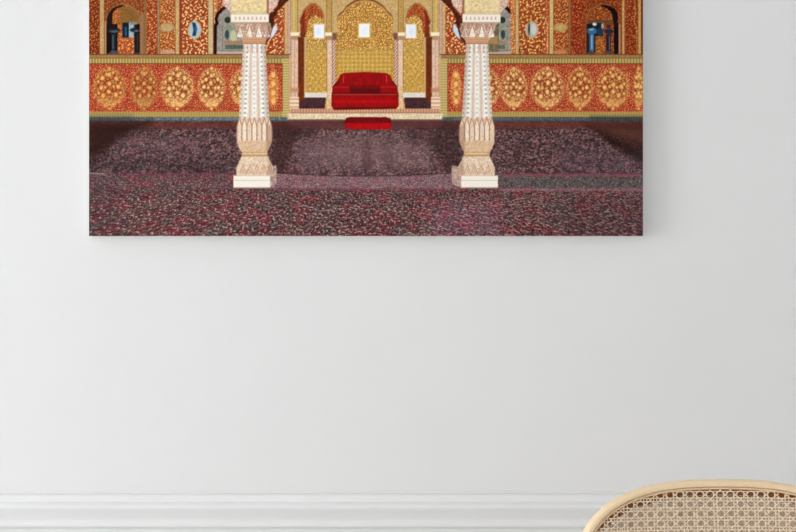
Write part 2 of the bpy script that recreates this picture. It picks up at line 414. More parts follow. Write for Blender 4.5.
for x0, x1 in ((80, 290), (440, 650)):
    put(rect(x0, x1, 111.6, 117), mixc((190, 156, 84), (156, 136, 74), np.clip(np.sin(X * 2.4 + 1) * .7 + .3, 0, 1)))
    put(rect(x0, x1, 117, 121.6), mixc((120, 134, 138), (66, 84, 90), np.clip(N1 * 1.3 - .2, 0, 1)))
    put(rect(x0, x1, 120.6, 122, .5) * .8, (74, 62, 66))
put(rect(440, 650, 117, 121.6) * .35, (52, 62, 66)); put(rect(590, 650, 115.5, 121.6, 2) * .4, (40, 44, 40))
put(rect(80, 132, 115.5, 121.6, 4) * .35, (40, 52, 56))
for f in (0, 1):
    a, b = (282.6, 289.4) if not f else (440.6, 447.4)
    put(rect(a, b, 58.6, 117), mixc((204, 178, 112), (172, 154, 92), np.clip(np.sin(Y * 2.4) * .6 + .4, 0, 1)))
    put(rect(*((289.2, 291) if not f else (439, 440.8)), 55, 118), (206, 168, 130)); put(rect(*((282, 282.8) if not f else (447.2, 448)), 64, 111.6, .3) * .6, (140, 70, 40))

# ---- portal
gold1 = floral((188, 134, 56), (232, 194, 112), 1.8, 51, .4, .22)
gold2 = floral((184, 122, 46), (232, 188, 104), 1.8, 52, .4, .22)
put(rect(291, 439, -60, 110), mixc((214, 182, 122), (188, 148, 86), N1))
for f in (0, 1):
    R = (lambda a, b, c, d, w=.5: rect(a, b, c, d, w)) if not f else (lambda a, b, c, d, w=.5: rect(730 - b, 730 - a, c, d, w))
    P = (lambda p: poly(p)) if not f else (lambda p: poly(mir(p)))
    E = (lambda cx, *a: ell(cx, *a)) if not f else (lambda cx, *a: ell(730 - cx, *a))
    LN = (lambda p, w: line(p, w)) if not f else (lambda p, w: line(mir(p), w))
    # spandrel and side arch
    arch = [(297.8, 112), (297.8, 38), (301.5, 34.5), (300.6, 29), (301.6, 26), (299.8, 22.5), (301.4, 17.5), (303, 15.5), (303.4, 12), (305.6, 9), (308, 7.4), (311, 4.2),
            (314.6, 4.0), (317.4, 6.6), (320, 8.6), (322, 12), (323, 16), (323.8, 20), (323.2, 26), (324.6, 30), (324.6, 36), (326.6, 38), (326.6, 112)]
    put(P([(x - .8 if x < 312 else x + .8, y - 1.2 if y < 36 else y) for x, y in arch]), (170, 110, 60))
    put(P(arch), gold1)
    put(P([(301, 34), (300.6, 29), (301.6, 26), (299.8, 22.5), (301.4, 17.5), (303.4, 12), (308, 7.4), (311, 4.2), (314.6, 4.0), (317.4, 6.6), (322, 12), (323.4, 18), (321, 18), (316, 15), (311, 17), (308, 22), (306.5, 34)]) * .85,
        floral((160, 52, 26), (196, 112, 44), 2.1, 53))
    put(P([(301, 34), (300.6, 29), (301.6, 26), (299.8, 22.5), (301.4, 17.5), (303.4, 12), (306, 9), (305, 15), (304.6, 24), (305, 34)]) * .75, (122, 34, 24))
    put(R(297.8, 304.4, 37, 110), mixc((128, 56, 20), (104, 40, 14), N2)); put(R(304.2, 306.2, 37, 98), (206, 160, 108)); put(R(300.5, 305.5, 33, 37), (110, 50, 30))
    put(R(307, 326, 45, 95) * .5, mixc((216, 178, 92), (188, 148, 66), (np.sin(X * 1.1) * np.sin(Y * .9) > 0).astype(float)))
    put(R(313.6, 324.4, 24, 38.4, .8), (240, 218, 190)); put(R(314.6, 323.8, 25, 37.6, .6), (236, 240, 252)); put(R(316.5, 321, 27, 35, 2) * .6, (206, 216, 246))
    # floor of the side cell
    put(R(305, 327, 92.6, 99), (222, 212, 200)); put(P([(305, 97.5), (326, 97.5), (324.5, 111), (297.5, 111), (299, 104)]), mixc((58, 34, 44), (96, 60, 62), N1))
    # outer column
    put(R(291.2, 297.8, -60, 32.5), mixc((214, 182, 104), (190, 152, 76), N1)); put(R(297.3, 298.1, -60, 33, .3) * .7, (130, 88, 44)); put(R(293.4, 294.4, 0, 32, .4) * .5, (236, 208, 140))
    put(R(290.6, 299.2, 32.2, 36, .6), (244, 226, 186)); put(R(292, 297.6, 36, 40), (182, 142, 102)); put(R(291.6, 298, 40, 104), mixc((232, 204, 180), (206, 160, 130), N1))
    put(R(294.2, 295, 40, 96, .3) * .5, (180, 130, 104)); put(R(290.6, 298.6, 88, 92, 1.2), (198, 140, 104)); put(R(289.6, 299, 97, 110.6), mixc((236, 208, 180), (206, 156, 124), np.clip(np.sin(Y * 1.6) * .7 + .3, 0, 1)))
    # inner column
    put(R(326.6, 331.8, -60, 32.5), mixc((210, 168, 88), (182, 132, 62), N1)); put(R(326.2, 326.9, -60, 33, .3) * .6, (140, 92, 50)); put(R(331.4, 332.2, -60, 33, .3) * .7, (130, 84, 44))
    put(P([(332.4, 55), (332.4, 33), (337, 36), (336.4, 110), (332.4, 110)]), mixc((226, 192, 168), (150, 104, 96), np.clip(np.sin(X * 2.6 + Y * 1.7) * .6 + .4, 0, 1)))
    put(R(332, 337, 33, 40, 1) * .8, (118, 62, 44))
    put(R(325, 332, 32.4, 36, .6), (246, 228, 188)); put(R(327, 331.4, 36, 40.4), (180, 136, 96)); put(R(327.2, 331.8, 40, 96), mixc((236, 210, 180), (214, 172, 140), N1))
    put(R(331.8, 332.6, 38, 100, .3) * .7, (150, 98, 84)); put(R(326.4, 327.2, 40, 92, .3) * .6, (170, 120, 84))
    put(P([(326, 111), (326.5, 102), (328, 96), (327.4, 88), (329, 84), (331, 84), (332.4, 90), (332.6, 96), (334.5, 103), (334.5, 111)]), mixc((238, 210, 166), (208, 160, 112), N1))
# big arch
Larc = [(335.8, 112), (335.8, 40), (338.6, 32), (337, 27), (336.6, 22), (338.4, 17), (341.5, 14.4), (343.5, 12.6), (346.6, 8), (351, 5), (356, 2.2), (361, 1), (365, .6)]
big = Larc + mir(Larc[:-1])[::-1]
put(poly([(x, y - (2.6 if y < 30 else 0)) if x != 335.8 else (x, y) for x, y in big]), (134, 74, 36))
put(poly(big), gold2)
put(line(big[2:-2], 1.0) * .6, (224, 178, 118))
put(rect(337, 393, 50, 75, 4) * poly(big) * .75, mixc((218, 182, 96), (188, 150, 66), ((np.sin(X * .75 + Y * .75) * np.sin(X * .75 - Y * .75)) > 0).astype(float)))
put(rect(357.8, 370.8, 22.6, 38.4, .6), (214, 176, 96)); put(rect(359, 369.6, 23.8, 37.2, .6), (250, 240, 226)); put(rect(361, 367.8, 26, 35, 1.2), (230, 234, 250))
# platform
put(rect(290, 440, 108.6, 113.6), mixc((214, 168, 128), (184, 126, 98), np.clip(np.sin(X * 2.2) * .5 + .5, 0, 1))); put(rect(290, 440, 112.2, 113.2, .3) * .6, (168, 104, 84))
put(rect(287.6, 442.4, 113.4, 119.6), mixc((236, 220, 186), (200, 172, 138), np.clip(N1 * 1.2 - .2, 0, 1))); put(rect(287.6, 442.4, 119.4, 121, .5), (120, 80, 66))
put(rect(331, 398, 106.5, 110, .8), mixc((226, 190, 146), (188, 140, 104), N1))
# red throne
def red(a, b): return mixc(tuple(v * .9 for v in a), tuple(v * .88 for v in b), np.clip(N2 * .9, 0, 1))
put(poly([(334, 110), (331.4, 106), (331.6, 95), (333, 86), (338, 80), (340, 75), (344, 73), (365, 72), (386, 73), (390, 75), (392, 80), (397, 86), (398.6, 95), (398.6, 106), (396, 109)]), (104, 8, 14))
put(poly([(338.6, 80), (340.4, 75.4), (345, 73.6), (365, 72.8), (385, 73.6), (389.6, 75.4), (391.4, 80), (391, 86), (339, 86)]), red((186, 14, 22), (144, 8, 16)))
put(rect(340, 390, 85.4, 89.4, .8), red((150, 8, 18), (110, 6, 12)))
for f in (0, 1):
    P = (lambda p: poly(p)) if not f else (lambda p: poly(mir(p)))
    put(P([(333.4, 88), (336, 83.5), (347, 83), (350, 85), (350, 92.6), (333, 93)]), red((176, 14, 24), (150, 10, 18)))
    put(P([(334.5, 86.6), (348.6, 86.4), (348.6, 87.4), (334.5, 87.6)]) * .6, (214, 60, 52)); put(P([(343.2, 75.5), (344.2, 75.3), (343.8, 83), (342.8, 83)]) * .7, (214, 96, 70))
put(rect(350, 380, 89, 93.6, .8), (92, 8, 20)); put(rect(333, 397, 94, 95.2, .4) * .8, (196, 74, 56))
put(poly([(332, 97), (336, 95.4), (394, 95.4), (398, 97), (398.6, 105.5), (396, 107.6), (385, 106.8), (375, 107.6), (362, 107), (350, 106.6), (340, 107.8), (333, 107.4), (331.4, 104)]), red((188, 12, 20), (152, 8, 16)))
put(rect(334, 396, 100.5, 102.5, 1.4) * .5, (214, 30, 34))

# ---- carpets, laid out in floor perspective inside the picture
den = np.maximum(Y - 62, 20)
u = (X - 365) / den; v = 260 / den
def carp(ku, kv, seed):
    return vnoise(u * ku + 100, v * kv + 50, seed)
below = rect(80, 650, 121.4, 240)
n1 = carp(75, 46, 61); n2 = carp(150, 92, 62); n3 = carp(17, 12, 63)
g1 = vnoise(X * .8, Y * 1.0, 64); g2 = vnoise(X * 1.4, Y * 1.5, 65)
Lm = leaves(u * 58, v * 38, 66, .46, .2); Lr = leaves(u * 44 + 9, v * 30, 67, .5, .3)
q1 = vnoise(X * .62, Y * .95, 73); q2 = vnoise(X * .3, Y * .5, 74)
inner = (A((94, 62, 62)) * (1 - n3[..., None]) + A((132, 98, 98)) * n3[..., None]) * (.45 + 1.1 * (q1 * .45 + g2 * .3 + q2 * .25))[..., None] * .84
put(below, inner)
put(below * np.clip((q2 - .5) * 3, 0, 1) * .3, (124, 48, 54)); put(below * np.clip((g2 * .5 + q1 * .5 - .58) * 6, 0, 1) * .5, (178, 156, 150))
put(below * np.clip((.42 - q1) * 4, 0, 1) * .5, (38, 34, 40)); put(below * np.clip((vnoise(X * .22, Y * .4, 75) - .6) * 4, 0, 1) * .35, (62, 64, 70))
put(rect(80, 650, 121.6, 128.5, 1.2) * .8, mixc((92, 46, 40), (118, 62, 50), N2)); put(rect(80, 650, 128.4, 129.6, .6) * .3, (64, 34, 34))
put(rect(282, 448, 121, 127) * .55, (92, 56, 62))
# lighter and darker runs, with the pictured hall's corner shadows painted in
put(rect(297, 432, 140, 171, 9) * .34, (158, 128, 130)); put(rect(318, 410, 132, 160, 10) * .2, (150, 120, 120))
put(poly([(364, 140), (370, 140), (372, 170), (362, 170)], 2) * .4, (84, 54, 58)); put(rect(384, 392, 134, 170, 2) * .3, (84, 58, 62)); put(rect(284, 318, 126, 138, 5) * .4, (66, 44, 48)); put(rect(408, 440, 128, 145, 5) * .35, (70, 48, 52))
put(poly([(284, 172), (300, 130), (285, 122), (272, 122), (272, 172)], 3) * .55, (62, 36, 34)); put(poly([(448, 172), (430, 140), (444, 122), (460, 122), (460, 172)], 3) * .5, (58, 36, 36))
put(poly([(89, 122), (150, 122), (138, 130), (112, 146), (89, 164)], 6) * .75, (40, 22, 18)); put(poly([(84, 126), (132, 127), (104, 146), (84, 157)], 4) * .6, (58, 30, 22))
put(poly([(584, 124), (645, 124), (645, 164), (622, 151), (602, 138)], 4) * .65, (50, 24, 18)); put(poly([(594, 126), (645, 128), (645, 144), (622, 138)], 4) * .65, (104, 64, 50)); put(poly([(600, 134), (645, 156), (645, 163), (622, 152)], 3) * .6, (34, 18, 16))
put(rect(90, 230, 160, 172, 5) * .3, (46, 40, 48)); put(rect(120, 200, 140, 152, 8) * .25, (140, 112, 124)); put(rect(560, 650, 150, 176, 8) * .25, (96, 84, 98))
# outer carpet: edge sags between the pillars
edge = 173 + np.where((X > 272) & (X < 458), 3.2 * (1 - ((X - 365) / 93) ** 2), 0)
low = soft(edge - Y, .6)
U1, V1 = u * 31 + 60, v * 27 + 40
big1 = vnoise(U1 * .55, V1 * .55, 91); big2 = vnoise(U1 * .7 + 9, V1 * .7, 92)
outer = A((80, 52, 56)) * (.55 + .9 * (g1 * .6 + q1 * .4))[..., None]
put(low, outer)
put(low * np.clip((big1 - .5) * 5, 0, 1) * .75, (120, 46, 56)); put(low * np.clip((big2 - .58) * 5, 0, 1) * .7, (58, 62, 66)); put(low * np.clip((.4 - big1) * 5, 0, 1) * .4, (112, 92, 84))
def curls(seed, ou, ov, du, dv, c, k):
    def f(U, V): return leaves(U, V, seed, .5, .27)
    a = f(U1 * 1.0 + ou, V1 + ov); b = f(U1 * 1.0 + ou + du, V1 + ov + dv)
    put(low * np.clip(a - b * 1.15, 0, 1) * k * np.clip((Y - 150) / 50, .45, 1) * (.55 + .6 * g1), c)
curls(93, 0, 0, .12, .24, (218, 196, 174), .85); curls(94, 20, 7, -.16, .2, (190, 150, 134), .65); curls(95, 33, 17, .2, -.18, (36, 26, 32), .85); curls(96, 41, 27, 0, .2, (176, 60, 76), .6)
put(low * np.clip((.4 - g2) * 3, 0, 1) * .45, (40, 28, 34)); put(low * np.clip((g2 - .68) * 5, 0, 1) * .35, (206, 182, 166))
band = low * rect(80, 650, 170, 188.5, 1)
put(band * np.where((X > 268) & (X < 462), .6, .13), mixc((112, 74, 84), (196, 164, 168), np.clip(g1 * .5 + g2 * .9 - .2, 0, 1)))
put(rect(500, 650, 177, 188, 1) * .7, mixc((64, 66, 66), (120, 118, 112), np.clip(g1 * 1.4 - .3, 0, 1))); put(rect(500, 650, 188.4, 191, .8) * .5, (176, 124, 134)); put(rect(500, 650, 174, 176.5, .8) * .5, (150, 84, 96))
put(line([(86, 172.8), (104, 174)], 1.2) * .6, (186, 160, 172)); put(line([(120, 175.4), (234, 173.4)], 1.2) * .6, (128, 52, 72))
put(low * soft((1 - 1.0 * (Y > 188.5)) - .5) * rect(283, 447, 188, 190.4, .8) * .5, (150, 70, 88))
put(poly([(276, 173.5), (300, 174.8), (330, 176.3), (365, 176.8), (400, 176.3), (430, 174.8), (455, 173.5), (455, 172.5), (430, 173.8), (400, 175.3), (365, 175.8), (330, 175.3), (300, 173.8), (276, 172.5)]) * .5, (54, 30, 38))
put(rect(560, 650, 196, 240, 12) * .2, (60, 44, 50)); put(rect(430, 500, 205, 240, 10) * .22, (176, 130, 160)); put(rect(84, 120, 180, 240, 8) * .2, (56, 52, 56))

put(poly([(344.6, 122), (346, 118), (350, 117), (386, 117), (390.4, 118.4), (391.6, 123), (391, 128.6), (345.5, 128.6)]), red((138, 16, 24), (112, 10, 18)))
put(poly([(345.4, 123), (391.4, 123), (391, 128.8), (388, 129.4), (347, 129.2), (345, 128)]), red((208, 22, 30), (184, 12, 22)))


# ---- marble pillars (the second mirrors the first)
for f in (0, 1):
    mx = (lambda x: x) if not f else (lambda x: 731.3 - x)
    G = (lambda p: p) if not f else (lambda p: [(731.3 - x, y) for x, y in p])
    XX = X if not f else 731.3 - X
    R = lambda a, b, c, d, w=.5: rect(min(mx(a), mx(b)), max(mx(a), mx(b)), c, d, w)
    # floral springing left of the block, cream block
    put(poly(G([(222, -4), (232, -4), (232, 14), (229, 11), (226, 8), (223, 5)])), mixc((238, 216, 200), (190, 138, 116), N1))
    put(poly(G([(213, -4), (223, -4), (222.6, 2), (219, 7), (213, 10)])) * .0, (0, 0, 0))
    put(R(231.4, 268.4, -60, 14), mixc((238, 216, 162), (220, 188, 130), np.clip(N2 * 1.2 - .3, 0, 1)))
    put(leaves(X / 3.2, Y / 2.6, 71) * R(236, 263, 0, 10, 1) * .4, (196, 146, 92)); put(R(231.4, 268, 11.6, 12.4, .3) * .5, (188, 148, 86)); put(R(266.8, 268.8, -60, 14), (168, 110, 64))
    put(R(230.8, 268.8, 13.8, 22.8), (240, 226, 208)); put(R(231, 268.6, 13.6, 14.3, .3) * .6, (184, 140, 90)); put(R(231, 268.6, 22.2, 23.4, .3) * .7, (164, 128, 108))
    put(R(235, 266, 16.8, 19.8) * np.clip(np.sin(XX * 1.5) * 1.4 - .1, 0, 1) * .6, (176, 130, 112))
    cap = [(234.5, 23.4), (270.5, 23.4), (271.6, 30), (269, 37), (265.4, 41), (264.6, 46), (243.8, 46), (243, 41), (239.6, 36), (236.6, 30)]
    put(poly(G(cap)), mixc((232, 208, 180), (184, 138, 106), N1))
    for cx in (240, 249.5, 259, 267):
        put(poly(G([(cx, 24), (cx + 3.4, 36.4), (cx, 37.6), (cx - 3.4, 36.4)])), (242, 228, 212))
        put(line(G([(cx - 3.6, 36.4), (cx, 24), (cx + 3.6, 36.4)]), .8) * .8, (160, 104, 84))
    for cx in (244.8, 254.2, 263): put(poly(G([(cx - 2.6, 24), (cx + 2.6, 24), (cx, 32)])), (190, 134, 108))
    put(poly(G([(266.5, 24), (271, 24), (271.6, 30), (268, 38), (265, 42)]), 1) * .5, (120, 76, 60)); put(poly(G([(234.5, 24), (239, 24), (241, 36), (238, 33)]), 1) * .35, (150, 110, 90))
    put(poly(G(cap)) * np.clip(vnoise(X * 1.3, Y * 1.1, 97) * 3 - 1.7, 0, 1) * .45, (150, 104, 84)); put(poly(G(cap)) * np.clip(vnoise(X * 1.2, Y * 1.2, 98) * 3 - 1.8, 0, 1) * .5, (250, 240, 224))
    put(R(242.6, 265.8, 37.6, 43, .6), mixc((222, 170, 120), (200, 130, 96), np.clip(np.sin(Y * 3.2) * .5 + .5, 0, 1))); put(R(243.4, 265, 43, 44, .3) * .8, (140, 86, 64))
    # shaft: widens to the foot
    hwid = 11.0 + (Y - 46) / 80 * 4.6
    sh = soft(np.abs(XX - 254.2) - hwid, .5) * rect(80, 650, 44, 128)
    t = (XX - 254.2) / hwid
    edgeL = .5 + .5 * np.cos(t * math.pi * 3.5)
    put(sh, mixc((220, 200, 182), (250, 244, 232), np.clip(edgeL, 0, 1)))
    for tt, w_ in ((-.62, .12), (.0, .1), (.62, .13), (.93, .1), (-.94, .08)):
        dm = np.clip(1 - np.abs(t - tt) / w_, 0, 1) * np.clip(np.sin(Y * 1.35) * 1.3 + .2, 0, 1)
        put(sh * dm * .75, (118, 120, 120) if abs(tt) > .3 else (176, 168, 160))
    for tt in (-.3, .3): put(sh * np.clip(1 - np.abs(t - tt) / .05, 0, 1) * .5, (204, 148, 128))
    put(sh * np.clip(vnoise(X * 1.2, Y * .8, 101) * 3 - 1.9, 0, 1) * .4, (176, 162, 152))
    put(sh * np.clip((t - .6) * 2, 0, 1) * .25, (120, 100, 96)); put(sh * rect(80, 650, 44, 53) * np.clip(np.sin(XX * 1.35) * 1.2, 0, 1) * .5, (190, 138, 118))
    # lotus swelling
    bulb = [(239, 118), (269.4, 118), (271.4, 126), (272.4, 134), (271.6, 142), (269, 148), (266.6, 153), (267, 157), (241.8, 157), (242, 153), (239, 148), (237, 142), (236.4, 134), (237.2, 126)]
    put(poly(G(bulb)), mixc((236, 214, 190), (206, 160, 124), np.clip(N1 * .8, 0, 1)))
    for k in range(7):
        cx = 239.4 + k * 5.0
        put(poly(G([(cx, 119), (cx + 2.2, 126), (cx + 2.1, 138), (cx, 142), (cx - 2.1, 138), (cx - 2.2, 126)])), (240, 222, 198) if k % 2 else (230, 206, 182))
        put(line(G([(cx - 2.5, 140), (cx - 2.4, 126), (cx, 118), (cx + 2.4, 126), (cx + 2.5, 140)]), .8) * .75, (162, 108, 78))
    put(poly(G([(237.5, 141), (271.5, 141), (267, 152), (241.4, 152)])) * .8, mixc((200, 156, 116), (232, 206, 170), N1))
    put(poly(G([(266, 124), (272.4, 126), (272, 142), (266.6, 153)]), 1.4) * .35, (130, 80, 60))
    put(R(242, 267.4, 151.6, 155.6), (208, 166, 120)); put(R(243, 266, 153.2, 154.2, .3) * .8, (240, 210, 160)); put(R(242, 267.4, 155.4, 156.6, .3) * .6, (150, 96, 60))
    bell = [(241.6, 156.4), (268.4, 156.4), (270, 161), (273.4, 167), (272.6, 176), (236.6, 176), (236.4, 168), (239.4, 161)]
    put(poly(G([(268, 168), (276 + 3 * f, 165), (277 + 3 * f, 170), (276 + 3 * f, 184), (270, 187.5), (268, 176)])), mixc((206, 180, 164), (150, 118, 108), N2))
    put(poly(G(bell)), mixc((240, 224, 200), (214, 182, 150), N1))
    for cx in (243, 250, 257, 264, 270):
        put(line(G([(cx - 3.2, 174), (cx, 164.5), (cx + 3.2, 174)]), .9) * .65, (190, 134, 104)); put(line(G([(cx - 1.2, 174), (cx, 169), (cx + 1.2, 174)]), .8) * .5, (190, 134, 104))
    put(poly(G([(268, 157), (271, 161), (273.6, 167), (272.6, 176), (267.5, 176)]), 1.2) * .35, (140, 100, 84))
    put(poly(G(bell)) * np.clip(vnoise(X * 1.1, Y * .9, 99) * 3 - 1.7, 0, 1) * .45, (186, 142, 114)); put(poly(G(bulb)) * np.clip(vnoise(X * .9, Y * .7, 100) * 3 - 1.8, 0, 1) * .35, (176, 126, 96))
    put(R(233.4, 270.2, 175.4, 188), (242, 230, 216)); put(R(233, 270.6, 175.2, 176.2, .3) * .5, (190, 160, 140)); put(R(233.6, 270, 180, 181, .3) * .6, (204, 180, 164)); put(R(233.6, 270, 181.2, 182, .3) * .6, (250, 244, 234)); put(R(233.4, 270.2, 187, 188.6, .4) * .5, (150, 118, 110))

# ---- unseen upper part (above the photo): plain continuation of arches and ceiling band
up = rect(80, 650, -140, -58)
put(up, floral((176, 74, 40), (220, 160, 88), 5, 81)); put(rect(80, 650, -140, -112), mixc((222, 190, 120), (190, 146, 80), N2)); put(rect(80, 650, -112, -106), (236, 220, 196))
for cx in (144, 365, 586): put(ell(cx, -50, 74, 40) * rect(80, 650, -140, -50), floral((150, 66, 34), (206, 146, 74), 4, 82))

img *= (.95 + .10 * vnoise(X * 2.3, Y * 2.3, 90))[..., None]
img = (img - 112) * 1.09 + 109; lum = img.mean(-1, keepdims=True); isred = np.clip((img[..., :1] - 2.6 * img[..., 1:2] - 20) / 60, 0, 1)
img = lum + (img - lum) * (np.where(Y < 56, .85, .92)[..., None] * (1 - isred) + isred)
img = np.clip(img, 4, 252)
sr = img / 255.0
linc = np.where(sr <= .04045, sr / 12.92, ((sr + .055) / 1.055) ** 2.4) * 1.03
linc = np.clip(linc, 0, .95)

TH = .028                                   # panel thickness
SP = (2.5 - TH) / F
pr = thing('wall_print', 'wide unframed print of an ornate palace hall with white pillars, hung on the white wall', 'wall art',
           ((366 - 398) * SP, 0, CAMZ - (236 - 266) * SP))
ox, oz = pr.location.x, pr.location.z
ny, nx = X.shape
co = np.empty((ny, nx, 3), np.float32)
co[..., 0] = (X - 398) * SP - ox; co[..., 1] = -TH; co[..., 2] = CAMZ - (Y - 266) * SP - oz
idx = np.arange(ny * nx, dtype=np.int32).reshape(ny, nx)
q = np.stack([idx[1:, :-1], idx[1:, 1:], idx[:-1, 1:], idx[:-1, :-1]], -1).reshape(-1, 4)
me = bpy.data.meshes.new('printed_face')
me.vertices.add(ny * nx); me.vertices.foreach_set('co', co.ravel())
me.loops.add(q.size); me.loops.foreach_set('vertex_index', q.ravel())
me.polygons.add(len(q)); me.polygons.foreach_set('loop_start', np.arange(0, q.size, 4, dtype=np.int32))
me.update(calc_edges=True)
ca = me.color_attributes.new('print', 'FLOAT_COLOR', 'POINT')
ca.data.foreach_set('color', np.concatenate([linc, np.ones((ny, nx, 1))], -1).astype(np.float32).ravel())
mp = bpy.data.materials.new('printed_ink'); mp.use_nodes = True
nt = mp.node_tree; b = nt.nodes['Principled BSDF']; at = nt.nodes.new('ShaderNodeAttribute'); at.attribute_name = 'print'
nt.links.new(at.outputs['Color'], b.inputs['Base Color']); b.inputs['Roughness'].default_value = .75; b.inputs['Specular IOR Level'].default_value = .1
me.materials.append(mp)
link(bpy.data.objects.new('printed_face', me), pr)
bm = bmesh.new()
box(bm, co[0, 0, 0], co[0, -1, 0], -TH + .0003, -.0005, co[-1, 0, 2], co[0, 0, 2])
obj('backing_panel', bm, mat('panel_edge', (224, 220, 216), .6, .02, 30), pr, False)

# ------------------------------------------------------------------ cane chair
DC = 1.948; SCH = DC / F
CX, CY = (722 - 398) * SCH, CAMY + DC
CZ = CAMZ - (584.9 - 266) * SCH              # height of the backrest's centre
HA, HB, NE = 150 * SCH * 1.012, 105 * SCH, 2.68
LEAN, BOW = math.radians(9), .45
chair = thing('dining_chair', 'pale wooden chair with a rounded woven cane backrest in front of the dado rail', 'chair', (CX, CY, 0))
def bs(u, v, w=0.0):
    """backrest surface: u sideways, v up from the centre, w toward the sitter (camera)"""
    y = -BOW * u * u; n = Vector((-2 * BOW * u, -1, 0)).normalized()
    zt = v
    yo = (v - HB) * math.tan(LEAN)                        # top stays in place, lower part comes forward
    return Vector((u, y + yo, CZ + zt)) + Vector((n.x, n.y, n.y * math.tan(-LEAN) * -1 * 0)) * w
def inside(u, v, off):
    a, b = HA - off, HB - off
    return (abs(u) / a) ** NE + (abs(v) / b) ** NE < 1
def outline(n=220):
    pts = []
    for k in range(n):
        t = 2 * math.pi * k / n; c, s = math.cos(t), math.sin(t)
        pts.append((HA * math.copysign(abs(c) ** (2 / NE), c), HB * math.copysign(abs(s) ** (2 / NE), s)))
    # even out the spacing
    L = [0]
    for i in range(n): L.append(L[-1] + math.dist(pts[i], pts[(i + 1) % n]))
    out = []; j = 0
    for k in range(n):
        s_ = L[-1] * k / n
        while L[j + 1] < s_: j += 1
        f_ = (s_ - L[j]) / (L[j + 1] - L[j]); p, q_ = pts[j], pts[(j + 1) % n]
        out.append((p[0] + (q_[0] - p[0]) * f_, p[1] + (q_[1] - p[1]) * f_))
    return out
OUT = outline()
def ring(bm, sect, seg=None):
    """sect: (inward distance, w) closed section swept round the outline"""
    n = len(OUT); rings = []
    for i in range(n):
        p = OUT[i]; a = OUT[i - 1]; c = OUT[(i + 1) % n]
        t = Vector((c[0] - a[0], c[1] - a[1])).normalized(); inn = Vector((-t.y, t.x))
        rings.append([bm.verts.new(bs(p[0] + inn.x * d, p[1] + inn.y * d, w)) for d, w in sect])
    m = len(sect)
    for i in range(n):
        r0, r1 = rings[i], rings[(i + 1) % n]
        for j in range(m): bm.faces.new((r0[j], r0[(j + 1) % m], r1[(j + 1) % m], r1[j]))
def rr(d0, d1, w0, w1, r, k=5):
    pts = []
    for cx, cy, a0 in ((d1 - r, w1 - r, 0), (d0 + r, w1 - r, 90), (d0 + r, w0 + r, 180), (d1 - r, w0 + r, 270)):
        for j in range(k):
            a = math.radians(a0 + 90 * j / (k - 1)); pts.append((cx + r * math.cos(a), cy + r * math.sin(a)))
    return pts
PXM = SCH
bm = bmesh.new(); ring(bm, rr(0, 6.6 * PXM, -.0125, .0062, .0042))
bf = obj('backrest_frame', bm, M_WOOD, chair)
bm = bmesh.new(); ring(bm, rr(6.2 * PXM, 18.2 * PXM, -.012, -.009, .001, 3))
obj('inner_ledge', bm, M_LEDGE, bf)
bm = bmesh.new(); ring(bm, rr(6.9 * PXM, 9.0 * PXM, .0002, .0032, .0009, 4))
obj('cane_spline', bm, M_SPLINE, bf)

PU, PV = 10.1 * SCH, 9.25 * SCH
U0 = (699.4 - 722) * SCH                      # a hole centre
V0 = (584.9 - 494.1) * SCH
def cane_sheet(name, w, u0, v0, off, parent, amp=.0003, sw=.0008, m=M_CANE):
    bm = bmesh.new()
    def strand(p0, d, wz, hw):
        # p0 on the line, d unit direction in uv; sample, keep inside stretches
        n = Vector((-d.y, d.x)); T = .6; st = .0045; run = []
        def flush(run):
            if len(run) < 2: return
            rings = []
            for k, (u_, v_) in enumerate(run):
                wv = w + wz + amp * (1 if k % 2 else -1) * .5
                rings.append([bm.verts.new(bs(u_ + n.x * hw * s, v_ + n.y * hw * s, wv + q_)) for s, q_ in ((-1, 0), (-.5, .0005), (.5, .0005), (1, 0))])
            for r0, r1 in zip(rings, rings[1:]):
                for j in range(3): bm.faces.new((r0[j], r0[j + 1], r1[j + 1], r1[j]))
                bm.faces.new((r0[3], r0[0], r1[0], r1[3]))
        k = -int(T / st)
        while k * st < T:
            u_, v_ = p0[0] + d.x * k * st, p0[1] + d.y * k * st
            if inside(u_, v_, off): run.append((u_, v_))
            else: flush(run); run = []
            k += 1
        flush(run)
    nu = int(.3 / PU); nv = int(.22 / PV)
    for i in range(-nu, nu + 1):
        for s in (-.165, .165): strand((u0 + (i + .5 + s) * PU, 0), Vector((0, 1)), 0, sw)
    for j in range(-nv - 12, nv + 1):
        for s in (-.165, .165): strand((0, v0 + (j + .5 + s) * PV), Vector((1, 0)), .0006, sw)
    dd = Vector((PU, PV)).normalized(); de = Vector((PU, -PV)).normalized()
    for i in range(-60, 61):
        for d_ in (dd, de):
            strand((u0 + (i + .5) * PU, v0), d_, .0011, sw * .8)
    return obj(name, bm, m, parent, False)
cane_sheet('woven_cane_panel', .0002, U0, V0, 8.0 * PXM, chair)
# close-woven backing seen through the open cane
bm = bmesh.new(); PB = .0023
def backing(axis, k):
    hw = .00078; run = []; w0 = -.0084 + (.0004 if axis else 0)
    def flush(run):
        if len(run) < 2: return
        rg = []
        for u_, v_ in run:
            e = (hw, 0) if axis == 0 else (0, hw)
            rg.append([bm.verts.new(bs(u_ + e[0] * s_, v_ + e[1] * s_, w0 + q_)) for s_, q_ in ((-1, 0), (0, .0004), (1, 0))])
        for r0, r1 in zip(rg, rg[1:]):
            for j in range(2): bm.faces.new((r0[j], r0[j + 1], r1[j + 1], r1[j]))
            bm.faces.new((r0[2], r0[0], r1[0], r1[2]))
    t = -.25
    while t < .25:
        u_, v_ = (k * PB, t) if axis == 0 else (t, k * PB)
        if inside(u_, v_, 14.8 * PXM): run.append((u_, v_))
        else: flush(run); run = []
        t += .009
    flush(run)
for k in range(-110, 111):
    backing(0, k); backing(1, k)
